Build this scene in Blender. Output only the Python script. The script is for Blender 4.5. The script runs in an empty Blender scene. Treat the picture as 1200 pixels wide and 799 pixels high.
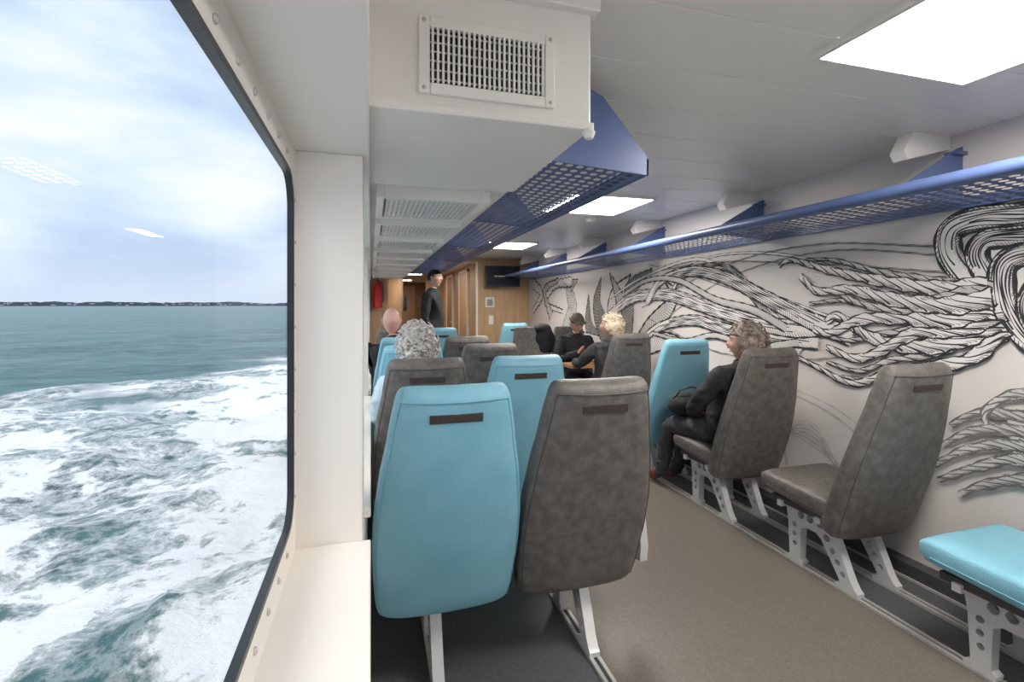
import bpy, bmesh, math, random
from mathutils import Vector, Matrix, noise
random.seed(7)
C = bpy.context
COL = C.scene.collection
H = 1.37            # camera height above floor (m)
CEIL = 2.18
WALLX = 2.66
YB = 8.1

# ------------------------------------------------------------------ materials
def mat(name, col, rough=0.5, col2=None, nscale=5.0, bump=0.0, bscale=60.0, metal=0.0, spec=0.5,
        emit=None, estr=0.0, stretch=(1, 1, 1), detail=4.0, lo=0.35, hi=0.65):
    m = bpy.data.materials.new(name); m.use_nodes = True
    nt = m.node_tree; b = nt.nodes['Principled BSDF']
    b.inputs['Base Color'].default_value = (*col, 1)
    b.inputs['Roughness'].default_value = rough
    b.inputs['Metallic'].default_value = metal
    b.inputs['Specular IOR Level'].default_value = spec
    tc = nt.nodes.new('ShaderNodeTexCoord')
    mp = nt.nodes.new('ShaderNodeMapping'); mp.inputs['Scale'].default_value = stretch
    nt.links.new(tc.outputs['Object'], mp.inputs['Vector'])
    if col2 is not None:
        n = nt.nodes.new('ShaderNodeTexNoise'); n.inputs['Scale'].default_value = nscale
        n.inputs['Detail'].default_value = detail
        nt.links.new(mp.outputs[0], n.inputs['Vector'])
        r = nt.nodes.new('ShaderNodeValToRGB')
        r.color_ramp.elements[0].position = lo; r.color_ramp.elements[0].color = (*col, 1)
        r.color_ramp.elements[1].position = hi; r.color_ramp.elements[1].color = (*col2, 1)
        nt.links.new(n.outputs['Fac'], r.inputs['Fac'])
        nt.links.new(r.outputs['Color'], b.inputs['Base Color'])
    if bump > 0:
        n2 = nt.nodes.new('ShaderNodeTexNoise'); n2.inputs['Scale'].default_value = bscale
        n2.inputs['Detail'].default_value = 3
        nt.links.new(mp.outputs[0], n2.inputs['Vector'])
        bp = nt.nodes.new('ShaderNodeBump'); bp.inputs['Strength'].default_value = bump
        bp.inputs['Distance'].default_value = 0.01
        nt.links.new(n2.outputs['Fac'], bp.inputs['Height'])
        nt.links.new(bp.outputs[0], b.inputs['Normal'])
    if emit is not None:
        b.inputs['Emission Color'].default_value = (*emit, 1)
        b.inputs['Emission Strength'].default_value = estr
    return m

M = {}
M['white'] = mat('painted_white', (.85, .815, .77), .3, (.83, .795, .75), 2, spec=.4)
M['frame'] = mat('window_surround_paint', (.86, .815, .765), .32, (.84, .795, .745), 2)
M['ceil'] = mat('ceiling_paint', (.88, .835, .78), .3, (.90, .855, .80), 1.5)
M['gasket'] = mat('rubber_black', (.012, .012, .014), .35, (.02, .02, .022), 20)
M['blue'] = mat('seat_leather_blue', (.20, .45, .575), .45, (.235, .50, .625), 6, .25, 220)
M['gray'] = mat('seat_leather_gray', (.098, .088, .083), .40, (.165, .150, .140), 26, .35, 180, detail=9, lo=.38, hi=.68)
M['grayseam'] = mat('seam_gray', (.06, .055, .052), .5, (.07, .065, .06), 20)
M['blueseam'] = mat('seam_blue', (.16, .40, .52), .5, (.17, .42, .54), 20)
M['label'] = mat('headrest_strip_brown', (.04, .028, .024), .6, (.06, .045, .04), 60)
M['leg'] = mat('leg_cast_alu', (.55, .55, .56), .35, (.60, .60, .61), 8, metal=.1)
M['pan'] = mat('seat_pan_dark', (.05, .05, .055), .5, (.06, .06, .065), 8)
M['rack'] = mat('rack_blue_enamel', (.08, .12, .265), .35, (.09, .135, .295), 3)
M['rail'] = mat('rail_alu', (.50, .48, .46), .35, (.58, .56, .54), 12, metal=.35)
M['aisle'] = mat('vinyl_taupe', (.112, .096, .081), .42, (.152, .131, .111), 110, .05, 200)
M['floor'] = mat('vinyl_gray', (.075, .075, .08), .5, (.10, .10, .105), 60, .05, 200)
M['wall_r'] = mat('mural_ground', (.62, .57, .545), .5, (.71, .675, .655), .7, lo=.3, hi=.7)
M['ink'] = mat('mural_ink', (.018, .018, .022), .6, (.03, .03, .035), 30)
M['inkgrey'] = mat('mural_ink_grey', (.12, .11, .11), .6, (.17, .16, .155), 10)
M['inklight'] = mat('mural_ink_pale', (.42, .40, .40), .6, (.48, .46, .46), 10)
M['paper'] = mat('mural_white', (.76, .73, .715), .6, (.69, .66, .645), 4)
M['papergrey'] = mat('mural_light_grey', (.46, .44, .43), .6, (.60, .575, .56), 4)
M['wood'] = mat('wood_laminate', (.46, .29, .155), .45, (.54, .35, .20), 3, stretch=(8, 8, .6))
M['wooddk'] = mat('wood_laminate_dark', (.30, .18, .095), .45, (.36, .22, .12), 3, stretch=(8, 8, .6))
M['tablewood'] = mat('table_wood', (.42, .22, .10), .4, (.5, .28, .14), 6, stretch=(1, 6, 1))
M['red'] = mat('extinguisher_red', (.55, .015, .012), .3, (.6, .02, .015), 4)
M['black'] = mat('plastic_black', (.012, .012, .013), .3, (.018, .018, .02), 10)
M['screen'] = mat('tv_screen', (.01, .012, .02), .15, (.015, .02, .035), 3)
M['skin'] = mat('skin', (.56, .33, .25), .5, (.62, .37, .28), 12)
M['skinpink'] = mat('skin_pink', (.64, .36, .30), .42, (.68, .41, .34), 12)
M['eye'] = mat('eye_white', (.8, .8, .78), .2, (.75, .75, .73), 20)
M['iris'] = mat('iris_dark', (.03, .02, .015), .2, (.04, .03, .02), 50)
M['lip'] = mat('lips', (.40, .14, .12), .5, (.45, .17, .15), 30)
M['blackcloth'] = mat('cloth_black', (.010, .010, .012), .8, (.018, .018, .022), 30, .3, 120)
M['darkcloth'] = mat('cloth_charcoal', (.03, .03, .034), .8, (.05, .05, .055), 30, .3, 120)
M['lightblue'] = mat('cloth_light_blue', (.50, .66, .76), .8, (.58, .73, .82), 14, .3, 120)
M['burgundy'] = mat('shoe_burgundy', (.16, .03, .035), .4, (.2, .04, .045), 30)
M['shoe'] = mat('shoe_dark', (.02, .018, .018), .4, (.03, .025, .025), 30)
M['teal'] = mat('scarf_teal', (.012, .06, .075), .9, (.02, .09, .11), 40)
M['olive'] = mat('cap_olive', (.075, .068, .045), .8, (.1, .09, .06), 40)
M['hairwhite'] = mat('hair_white', (.46, .43, .40), .75, (.74, .71, .68), 45, .6, 120)
M['hairblonde'] = mat('hair_pale_blonde', (.58, .47, .33), .7, (.74, .65, .52), 45, .6, 120)
M['hairgrey'] = mat('hair_grey_brown', (.12, .085, .06), .7, (.36, .31, .27), 35, .6, 120)
M['hairdark'] = mat('hair_dark', (.02, .012, .008), .6, (.04, .025, .017), 45, .6, 120)
M['vent_dark'] = mat('vent_shade_dark', (.03, .03, .032), .7, (.04, .04, .042), 8)  # dark tone painted in as shade behind the grille
M['coast'] = mat('coast_land', (.10, .12, .17), .95, (.16, .18, .23), .01)
M['house'] = mat('house_render', (.6, .6, .62), .9, (.5, .5, .53), .05)
M['lamp'] = mat('lamp_diffuser', (.9, .9, .9), .5, (.88, .88, .88), 3, emit=(1, .94, .86), estr=32)

# ------------------------------------------------------------------ builder
class B:
    def __init__(s): s.v = []; s.f = []; s.m = []
    def box(s, x0, x1, y0, y1, z0, z1, m=0):
        o = len(s.v)
        s.v += [(x0, y0, z0), (x1, y0, z0), (x1, y1, z0), (x0, y1, z0), (x0, y0, z1), (x1, y0, z1), (x1, y1, z1), (x0, y1, z1)]
        for f in [(0, 3, 2, 1), (4, 5, 6, 7), (0, 1, 5, 4), (1, 2, 6, 5), (2, 3, 7, 6), (3, 0, 4, 7)]:
            s.f.append(tuple(o + i for i in f)); s.m.append(m)
    def rings(s, rings, m=0, cap=True):
        o = len(s.v); n = len(rings[0])
        for r in rings: s.v += [tuple(p) for p in r]
        for i in range(len(rings) - 1):
            for j in range(n):
                a = o + i * n + j; b = o + i * n + (j + 1) % n
                s.f.append((a, b, b + n, a + n)); s.m.append(m)
        if cap:
            s.f.append(tuple(o + j for j in reversed(range(n)))); s.m.append(m)
            e = o + (len(rings) - 1) * n
            s.f.append(tuple(e + j for j in range(n))); s.m.append(m)
    def tube(s, pts, r, m=0, n=8, radii=None):
        pts = [Vector(p) for p in pts]; rs = []
        up = Vector((0, 0, 1))
        for i, p in enumerate(pts):
            t = (pts[min(i + 1, len(pts) - 1)] - pts[max(i - 1, 0)]).normalized()
            u = up if abs(t.dot(up)) < .95 else Vector((1, 0, 0))
            a = t.cross(u).normalized(); b = t.cross(a).normalized()
            rr = radii[i] if radii else r
            rs.append([p + (a * math.cos(k * 2 * math.pi / n) + b * math.sin(k * 2 * math.pi / n)) * rr for k in range(n)])
        s.rings(rs, m)
    def ellip(s, c, r, m=0, n=16, k=12, fn=None):
        rs = []
        for i in range(1, k):
            th = math.pi * i / k
            ring = []
            for j in range(n):
                ph = 2 * math.pi * j / n
                d = Vector((math.sin(th) * math.cos(ph), math.sin(th) * math.sin(ph), -math.cos(th)))
                p = Vector((c[0] + r[0] * d.x, c[1] + r[1] * d.y, c[2] + r[2] * d.z))
                if fn: p = fn(p, d)
                ring.append(p)
            rs.append(ring)
        s.rings(rs, m)
    def poly(s, pts, m=0):
        o = len(s.v); s.v += [tuple(p) for p in pts]; s.f.append(tuple(range(o, o + len(pts)))); s.m.append(m)
    def add(s, me, mtx=None, m=0):
        o = len(s.v)
        for v in me.vertices: s.v.append(tuple(mtx @ v.co) if mtx else tuple(v.co))
        for p in me.polygons: s.f.append(tuple(o + i for i in p.vertices)); s.m.append(m)
    def mesh(s, name, mats, smooth=False, xf=None):
        me = bpy.data.meshes.new(name)
        vs = s.v if xf is None else [tuple(xf @ Vector(p)) for p in s.v]
        me.from_pydata(vs, [], s.f)
        for mm in mats: me.materials.append(mm)
        me.polygons.foreach_set('material_index', s.m)
        me.update()
        if smooth:
            me.polygons.foreach_set('use_smooth', [True] * len(me.polygons))
            try: me.set_sharp_from_angle(angle=math.radians(42))
            except Exception: pass
        return me
    def obj(s, name, mats, smooth=False, parent=None, bevel=0, xf=None):
        ob = bpy.data.objects.new(name, s.mesh(name, mats, smooth, xf)); COL.objects.link(ob)
        if parent: ob.parent = parent
        if bevel:
            md = ob.modifiers.new('bevel', 'BEVEL'); md.width = bevel; md.segments = 2; md.limit_method = 'ANGLE'
        return ob

def empty(name, loc=(0, 0, 0)):
    e = bpy.data.objects.new(name, None); e.location = loc; e.empty_display_size = .1; COL.objects.link(e); return e

def box(name, x0, x1, y0, y1, z0, z1, m, bevel=0, parent=None):
    b = B(); b.box(x0, x1, y0, y1, z0, z1); return b.obj(name, [m], parent=parent, bevel=bevel)

def plate_mesh(loops, thick):
    cu = bpy.data.curves.new('tmpc', 'CURVE'); cu.dimensions = '2D'; cu.fill_mode = 'BOTH'; cu.extrude = thick / 2
    for lp in loops:
        sp = cu.splines.new('POLY'); sp.points.add(len(lp) - 1)
        for i, p in enumerate(lp): sp.points[i].co = (p[0], p[1], 0, 1)
        sp.use_cyclic_u = True
    ob = bpy.data.objects.new('tmpc', cu); COL.objects.link(ob)
    C.view_layer.update()
    dg = C.evaluated_depsgraph_get()
    me = bpy.data.meshes.new_from_object(ob.evaluated_get(dg))
    bpy.data.objects.remove(ob)
    return me
YZ = Matrix(((0, 0, 1, 0), (1, 0, 0, 0), (0, 1, 0, 0), (0, 0, 0, 1)))   # local x->Y, y->Z, z->X

def rrect(y0, y1, z0, z1, r, n=8):
    pts = []
    for cx, cy, a0 in [(y1 - r, z1 - r, 0), (y0 + r, z1 - r, 90), (y0 + r, z0 + r, 180), (y1 - r, z0 + r, 270)]:
        for i in range(n + 1):
            a = math.radians(a0 + 90 * i / n); pts.append((cx + r * math.cos(a), cy + r * math.sin(a)))
    return pts
def rect(y0, y1, z0, z1): return [(y0, z0), (y1, z0), (y1, z1), (y0, z1)]

def circ(cy, cz, r, n=14): return [(cy + r * math.cos(2 * math.pi * i / n), cz + r * math.sin(2 * math.pi * i / n)) for i in range(n)]

def perf(b, ox, oy, w, l, nx, ny, fx, fy, zf, m=0):
    """perforated sheet, real holes. zf(x)->z"""
    px = w / nx; py = l / ny
    for i in range(nx):
        for j in range(ny):
            cx = ox + px * (i + .5); cy = oy + py * (j + .5)
            o = len(b.v)
            for k in range(8):
                a = k * math.pi / 4
                sx = max(-1, min(1, math.cos(a) * 1.4142)); sy = max(-1, min(1, math.sin(a) * 1.4142))
                x = cx + sx * px / 2; b.v.append((x, cy + sy * py / 2, zf(x)))
            for k in range(8):
                a = k * math.pi / 4
                x = cx + math.cos(a) * px / 2 * fx; b.v.append((x, cy + math.sin(a) * py / 2 * fy, zf(x)))
            for k in range(8):
                k2 = (k + 1) % 8
                b.f.append((o + k, o + k2, o + 8 + k2, o + 8 + k)); b.m.append(m)

# ------------------------------------------------------------------ camera
a = math.atan(165 / 570)
cam = bpy.data.cameras.new('camera'); co = bpy.data.objects.new('camera', cam); COL.objects.link(co)
co.location = (0, 0, H); co.rotation_euler = (math.pi / 2, 0, -a)
cam.lens = 17.1; cam.sensor_width = 36; cam.sensor_fit = 'HORIZONTAL'; cam.shift_y = -41.5 / 1200
cam.clip_end = 30000; cam.clip_start = .02
C.scene.camera = co
try:
    C.scene.view_settings.view_transform = 'Standard'
except Exception: pass

# ------------------------------------------------------------------ room shell
Y0 = -2.2
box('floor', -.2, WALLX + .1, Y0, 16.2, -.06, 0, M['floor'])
box('floor_aisle_vinyl', .86, 2.155, Y0, 16, 0, .004, M['aisle'])
b = B(); b.box(0, WALLX + .1, Y0, 16.2, CEIL + .006, CEIL + .06)
y = 1.44 - .3 * 12
while y < 8.1:
    b.box(.0, WALLX + .02, y + .004, y + .297, CEIL, CEIL + .01); y += .3
b.obj('ceiling', [M['ceil']], bevel=.003)
ZS, ZT = H - .64, H + .41
b = B()      # starboard wall; unseen opening aft of the mural, added for more light
b.box(WALLX, WALLX + .08, -.35, 8.2, 0, CEIL + .06); b.box(WALLX, WALLX + .08, Y0, -1.95, 0, CEIL + .06)
b.box(WALLX, WALLX + .08, -1.95, -.35, 0, .82); b.box(WALLX, WALLX + .08, -1.95, -.35, 1.72, CEIL + .06)
b.obj('wall_right', [M['wall_r']])
box('baseboard_right', 2.585, WALLX, Y0, YB, 0, .075, M['pan'], .004)
box('trim_1', 2.575, 2.59, Y0, YB, 0, .012, M['rail'])
b = B(); b.box(-.2, WALLX + .1, Y0 - .08, Y0, 0, .85); b.box(-.2, WALLX + .1, Y0 - .08, Y0, 1.80, CEIL + .06)  # unseen rear wall; its openings are added to let in more light
for x0_, x1_ in ((-.2, .15), (1.2, 1.45), (2.45, WALLX + .1)): b.box(x0_, x1_, Y0 - .08, Y0, .85, 1.80)
b.obj('wall_rear', [M['white']])
# left wall with deep window recesses
win = [(-1.6, 1.39), (1.60, 3.60), (3.81, 5.81), (6.02, 7.85)]
b = B()
b.box(-.2, -.02, Y0, YB, 0, ZS - .03)
b.box(-.2, -.004, Y0, YB, ZT, CEIL + .06)
prev = Y0
for w0, w1 in win:
    b.box(-.2, -.022, prev, w0, ZS - .03, ZT); prev = w1
b.box(-.2, -.022, prev, YB, ZS - .03, ZT)
b.obj('wall_left', [M['frame']], bevel=.004)
for w0, w1 in win:
    box('window_sill', -.2, -.001, w0, w1, ZS - .03, ZS, M['frame'], .004)
def glassmat():
    m = bpy.data.materials.new('window_glass'); m.use_nodes = True; nt = m.node_tree; nt.nodes.clear()
    o = nt.nodes.new('ShaderNodeOutputMaterial'); mx = nt.nodes.new('ShaderNodeMixShader')
    t = nt.nodes.new('ShaderNodeBsdfTransparent'); t.inputs[0].default_value = (.96, .98, .98, 1)
    g = nt.nodes.new('ShaderNodeBsdfGlossy'); g.inputs['Roughness'].default_value = .01
    lw = nt.nodes.new('ShaderNodeLayerWeight'); lw.inputs['Blend'].default_value = .3
    mt = nt.nodes.new('ShaderNodeMath'); mt.operation = 'MULTIPLY'; mt.inputs[1].default_value = .22
    nt.links.new(lw.outputs['Fresnel'], mt.inputs[0]); nt.links.new(mt.outputs[0], mx.inputs[0])
    nt.links.new(t.outputs[0], mx.inputs[1]); nt.links.new(g.outputs[0], mx.inputs[2]); nt.links.new(mx.outputs[0], o.inputs[0])
    return m
GL = glassmat()
for i, (w0, w1) in enumerate(win):
    e = empty('window_%d' % (i + 1), (0, 0, 0))
    g0, g1, gz0, gz1 = w0 + .03, w1 - .03, H - .555, H + .335
    bb = B(); bb.add(plate_mesh([rect(w0 - .02, w1 + .02, ZS - .02, ZT + .02), rrect(g0, g1, gz0, gz1, .085)], .012), Matrix.Translation((-.198, 0, 0)) @ YZ)
    bb.obj('surround', [M['frame']], parent=e)
    bb = B(); bb.add(plate_mesh([rrect(g0 - .002, g1 + .002, gz0 - .002, gz1 + .002, .087), rrect(g0 + .010, g1 - .010, gz0 + .010, gz1 - .010, .075)], .016), Matrix.Translation((-.198, 0, 0)) @ YZ)
    bb.obj('gasket', [M['gasket']], parent=e)
    bb = B(); bb.poly([(-.2, g0, gz0), (-.2, g1, gz0), (-.2, g1, gz1), (-.2, g0, gz1)]); bb.obj('glass_pane', [GL], parent=e)
    bb = B()
    yy = w0 + .1
    while yy < w1 - .05:
        for zz in (gz0 - .035, gz1 + .03): bb.ellip((-.191, yy, zz), (.005, .007, .007), n=8, k=6)
        yy += .11
    zz = gz0 + .06
    while zz < gz1: bb.ellip((-.191, g1 + .013, zz), (.004, .005, .005), n=8, k=6); zz += .11
    bb.obj('screws', [M['rail']], parent=e, smooth=True)
# aft/forward bulkhead & corridor
CR = 1.74
b = B(); b.box(CR, WALLX + .05, YB, YB + .05, 0, CEIL + .05); b.box(-.2, .26, YB, YB + .05, 0, CEIL + .05); b.box(.26, CR, YB, YB + .05, 2.11, CEIL + .05)
b.obj('wall_back', [M['wood']])
b = B()
for x in (2.05, 2.4): b.box(x, x + .006, YB - .003, YB, .1, CEIL)
b.obj('trim_2', [M['wooddk']])
box('wall_corridor_right', CR, CR + .05, YB + .05, 16, 0, CEIL, M['wood'])
box('wall_corridor_left', .16, .20, YB + .05, 16, 0, CEIL, M['wood'])
box('wall_corridor_end', .1, CR + .1, 16, 16.05, 0, CEIL, M['wooddk'])
box('ceiling_corridor', .1, CR + .1, YB + .05, 16, 2.11, 2.15, M['ceil'])
box('trim_3', CR - .03, CR, YB - .01, YB + .06, 0, 2.11, M['white'])
for i, (ya, yb) in enumerate([(8.9, 9.7), (10.6, 11.4)]):
    e = empty('door_%d' % (i + 1))
    box('leaf', CR - .03, CR, ya, yb, .01, 2.0, M['wooddk'] if i else M['wood'], .004, e)
    box('frame_1', CR - .045, CR, ya - .05, ya, 0, 2.05, M['white'], .003, e)
    box('frame_2', CR - .045, CR, yb, yb + .05, 0, 2.05, M['white'], .003, e)
    box('frame_3', CR - .045, CR, ya - .05, yb + .05, 2.0, 2.05, M['white'], .003, e)
    box('handle', CR - .07, CR - .03, ya + .06, ya + .16, 1.0, 1.02, M['rail'], .003, e)
e = empty('door_3')
box('leaf', .55, 1.35, 15.95, 16, .01, 2.0, M['wood'], .004, e)
box('frame_1', .5, .55, 15.94, 16, 0, 2.05, M['wooddk'], .003, e)
box('frame_2', 1.35, 1.4, 15.94, 16, 0, 2.05, M['wooddk'], .003, e)
box('vision_panel', .8, 1.1, 15.94, 15.96, 1.2, 1.7, M['screen'], .003, e)
e = empty('cross_partition')
box('panel_1', .2, .72, 11.9, 11.94, 0, 2.11, M['wood'], 0, e)
box('panel_2', 1.3, CR, 12.2, 12.24, 0, 2.11, M['wooddk'], 0, e)
box('edge', .70, .73, 11.88, 11.96, 0, 2.11, M['wooddk'], 0, e)

# ceiling lamps
def lamp(x0, x1, y0, y1, z=CEIL):
    e = empty('ceiling_lamp')
    b = B(); t = .022
    b.box(x0 - t, x0, y0 - t, y1 + t, z - .022, z); b.box(x1, x1 + t, y0 - t, y1 + t, z - .022, z)
    b.box(x0, x1, y0 - t, y0, z - .022, z); b.box(x0, x1, y1, y1 + t, z - .022, z)
    b.obj('lamp_frame', [M['white']], parent=e, bevel=.002)
    box('diffuser', x0, x1, y0, y1, z - .020, z - .006, M['lamp'], parent=e)
for yc in (-1.7, .90, 3.52, 6.2): lamp(1.38, 2.03, yc - .32, yc + .32)  # first lamp, behind the camera, is unseen and added for brightness
lamp(.75, 1.15, 11.3, 11.6, 2.11); lamp(.7, 1.1, 14, 14.3, 2.11); lamp(.75, 1.15, 9.0, 9.3, 2.11)
e = empty('smoke_detector')
b = B(); b.tube([(1.93, 4.1, CEIL), (1.93, 4.1, CEIL - .02), (1.93, 4.1, CEIL - .04)], .05, n=20, radii=[.055, .05, .03]); b.obj('housing', [M['white']], parent=e, smooth=True)

# ------------------------------------------------------------------ AC box with grille
e = empty('air_conditioning_unit')
box('casing', -.012, .545, 1.146, 1.86, H + .45, CEIL, M['white'], .008, e)
box('top_cap', -.012, .56, 1.12, 1.16, H + .745, CEIL, M['white'], .004, e)
box('lower_flange', -.012, .548, 1.136, 1.15, H + .448, H + .468, M['white'], .003, e)
b = B(); x0, x1, z0, z1, yf = .105, .44, H + .492, H + .672, 1.146; t = .026
b.box(x0, x0 + t, yf - .012, yf, z0, z1); b.box(x1 - t, x1, yf - .012, yf, z0, z1)
b.box(x0 + t, x1 - t, yf - .012, yf, z0, z0 + t); b.box(x0 + t, x1 - t, yf - .012, yf, z1 - t, z1)
b.obj('grille_frame', [M['white']], parent=e, bevel=.003)
box('grille_shade_sheet', x0 + t, x1 - t, yf - .0015, yf + .001, z0 + t, z1 - t, M['vent_dark'], parent=e)  # flat dark sheet on the solid casing, standing in for shade behind the blades
b = B(); n = 23
for i in range(n):
    x = x0 + t + (x1 - x0 - 2 * t) * (i + .5) / n
    b.box(x - .0026, x + .0026, yf - .014, yf - .006, z0 + t, z1 - t)
for i in range(6):
    z = z0 + t + (z1 - z0 - 2 * t) * (i + .5) / 6
    b.box(x0 + t, x1 - t, yf - .006, yf - .002, z - .0016, z + .0016)
b.obj('grille_blades', [M['white']], parent=e)
b = B()
for x in (x0 + .012, x1 - .012):
    for z in (z0 + .012, z1 - .012): b.ellip((x, yf - .013, z), (.005, .003, .005), n=10, k=6)
b.obj('screws', [M['rail']], parent=e, smooth=True)
b = B(); b.tube([(.532, 1.135, H + .45), (.532, 1.135, H + .44), (.532, 1.135, H + .425)], .014, n=14, radii=[.010, .017, .011])
b.obj('rubber_stop', [M['ceil']], parent=e, smooth=True)
# duct + grille panels further on
e = empty('ventilation_duct')
box('duct', -.012, .545, 1.86, YB, H + .47, CEIL, M['white'], .006, e)
b = B(); perf(b, 0, 0, .36, .40, 18, 14, .62, .55, lambda x: 0)
gm = b.mesh('grille_sheet', [M['white']])
yy = 1.95; k = 0
while yy < 7.8:
    b = B(); z = H + .42
    b.box(.02, .05, yy, yy + .48, z, z + .052); b.box(.43, .47, yy, yy + .48, z, z + .052)
    b.box(.05, .43, yy, yy + .035, z, z + .052); b.box(.05, .43, yy + .445, yy + .48, z, z + .052)
    b.box(.05, .43, yy + .035, yy + .445, z + .03, z + .035, 1)
    b.obj('grille_frame', [M['white'], M['inklight']], parent=e, bevel=.003)
    g = bpy.data.objects.new('grille_sheet', gm); COL.objects.link(g); g.parent = e; g.location = (.06, yy + .04, z + .004)
    yy += .66
# ------------------------------------------------------------------ luggage racks
e = empty('luggage_rack')
zl = lambda x: H + .505 - (x - .56) * .08
ys, ye = 1.55, 7.9
b = B(); perf(b, .575, ys + .02, .355, ye - ys - .02, 9, 120, .72, .66, zl)
b.obj('perforated_tray', [M['rack']], parent=e)
b = B()
b.poly([(.93, ys, zl(.93)), (.96, ys, zl(.96)), (.96, ye, zl(.96)), (.93, ye, zl(.93))])
b.poly([(.55, ys, zl(.55)), (.575, ys, zl(.575)), (.575, ye, zl(.575)), (.55, ye, zl(.55))])
b.box(.955, .963, ys, ye, zl(.96) - .003, zl(.96) + .055)
b.box(.547, .552, ys, ye, zl(.55), zl(.55) + .05)
b.obj('lips', [M['rack']], parent=e)
b = B()
for yy in (ys, 2.8, 4.0, 5.2, 6.4, 7.6):
    P = [(.55, .495), (.962, .47), (.963, .53), (.78, .735), (.70, .765), (.55, .765)]
    o = [(p[0], yy, H + p[1]) for p in P]; q = [(p[0], yy + .006, H + p[1]) for p in P]
    b.rings([o, q])
b.obj('gusset_plates', [M['rack']], parent=e)
e = empty('luggage_rack')
FX = 2.19
zr = lambda x: H + .485 - (x - FX) * .07
ys, ye = -1.2, 8.0
b = B(); perf(b, FX + .03, ys, .40, ye - ys, 10, 170, .70, .62, zr)
b.obj('perforated_tray', [M['rack']], parent=e)
b = B(); b.tube([(FX, ys, H + .497), (FX, ye, H + .497)], .027, n=14)
b.box(FX - .004, FX + .035, ys, ye, H + .473, H + .487)
b.box(2.625, 2.66, ys, ye, zr(2.63) - .003, zr(2.63) + .003)
b.box(2.652, 2.66, ys, ye, zr(2.66), zr(2.66) + .05)
b.obj('front_tube', [M['rack']], parent=e, smooth=True)
b = B(); yy = 1.6 - 2.4
while yy < 8:
    P = [(FX, .49), (2.66, .46), (2.66, .745), (2.63, .735)]
    b.rings([[(p[0], yy, H + p[1]) for p in P], [(p[0], yy + .006, H + p[1]) for p in P]])
    b.box(2.585, 2.66, yy - .02, yy + .03, H + .70, H + .715)
    yy += 1.2
b.obj('gusset_plates', [M['rack']], parent=e)
yy = 1.6 - 1.2
while yy < 8:
    e = empty('wall_bracket_cover')
    P = [(2.36, .715), (2.385, .675), (2.66, .745), (2.66, .81), (2.42, .81)]
    b = B(); b.rings([[(p[0], yy + .05, H + p[1]) for p in P], [(p[0], yy + .12, H + p[1]) for p in P]])
    b.obj('cover', [M['white']], parent=e, bevel=.004)
    yy += 1.2

# ------------------------------------------------------------------ floor rails
for x in (.23, .83, 2.18, 2.42):
    b = B(); b.box(x - .022, x - .008, Y0, YB, 0, .014); b.box(x + .008, x + .022, Y0, YB, 0, .014); b.box(x - .008, x + .008, Y0, YB, 0, .006, 1)
    b.obj('floor_seat_rail', [M['rail'], M['pan']])

# ------------------------------------------------------------------ seats
leg_loops = [
    [(-.045, 0), (.065, 0), (.075, .018), (.04, .03), (.145, .19), (.175, .21), (.235, .21), (.265, .19), (.272, .03), (.255, .018), (.26, 0), (.36, 0),
     (.36, .018), (.335, .03), (.345, .22), (.36, .30), (.36, .318), (.05, .318), (.05, .29), (.075, .25), (-.01, .06), (-.03, .03), (-.045, .018)],
    circ(.03, .075, .014), circ(.057, .118, .015), circ(.085, .162, .016), circ(.115, .21, .018), circ(.15, .262, .02), circ(.21, .262, .02), circ(.265, .262, .02), circ(.305, .20, .014), circ(.305, .15, .013), circ(.303, .10, .013)]
LEG = plate_mesh(leg_loops, .042)
def sgn(v, e): return math.copysign(abs(v) ** e, v)
def lerp_tab(tab, t):
    for i in range(len(tab) - 1):
        if t <= tab[i + 1][0]:
            u = (t - tab[i][0]) / (tab[i + 1][0] - tab[i][0]); u = u * u * (3 - 2 * u) * .4 + u * .6
            return tab[i][1] + (tab[i + 1][1] - tab[i][1]) * u
    return tab[-1][1]
WT = [(0, .240), (.12, .252), (.3, .259), (.45, .255), (.62, .238), (.8, .211), (1, .182)]
def back_c(t): return Vector((0, .055 - .25 * t - .018 * math.sin(math.pi * t), .275 + .835 * t))
NF = Vector((0, .957, .29))
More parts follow.
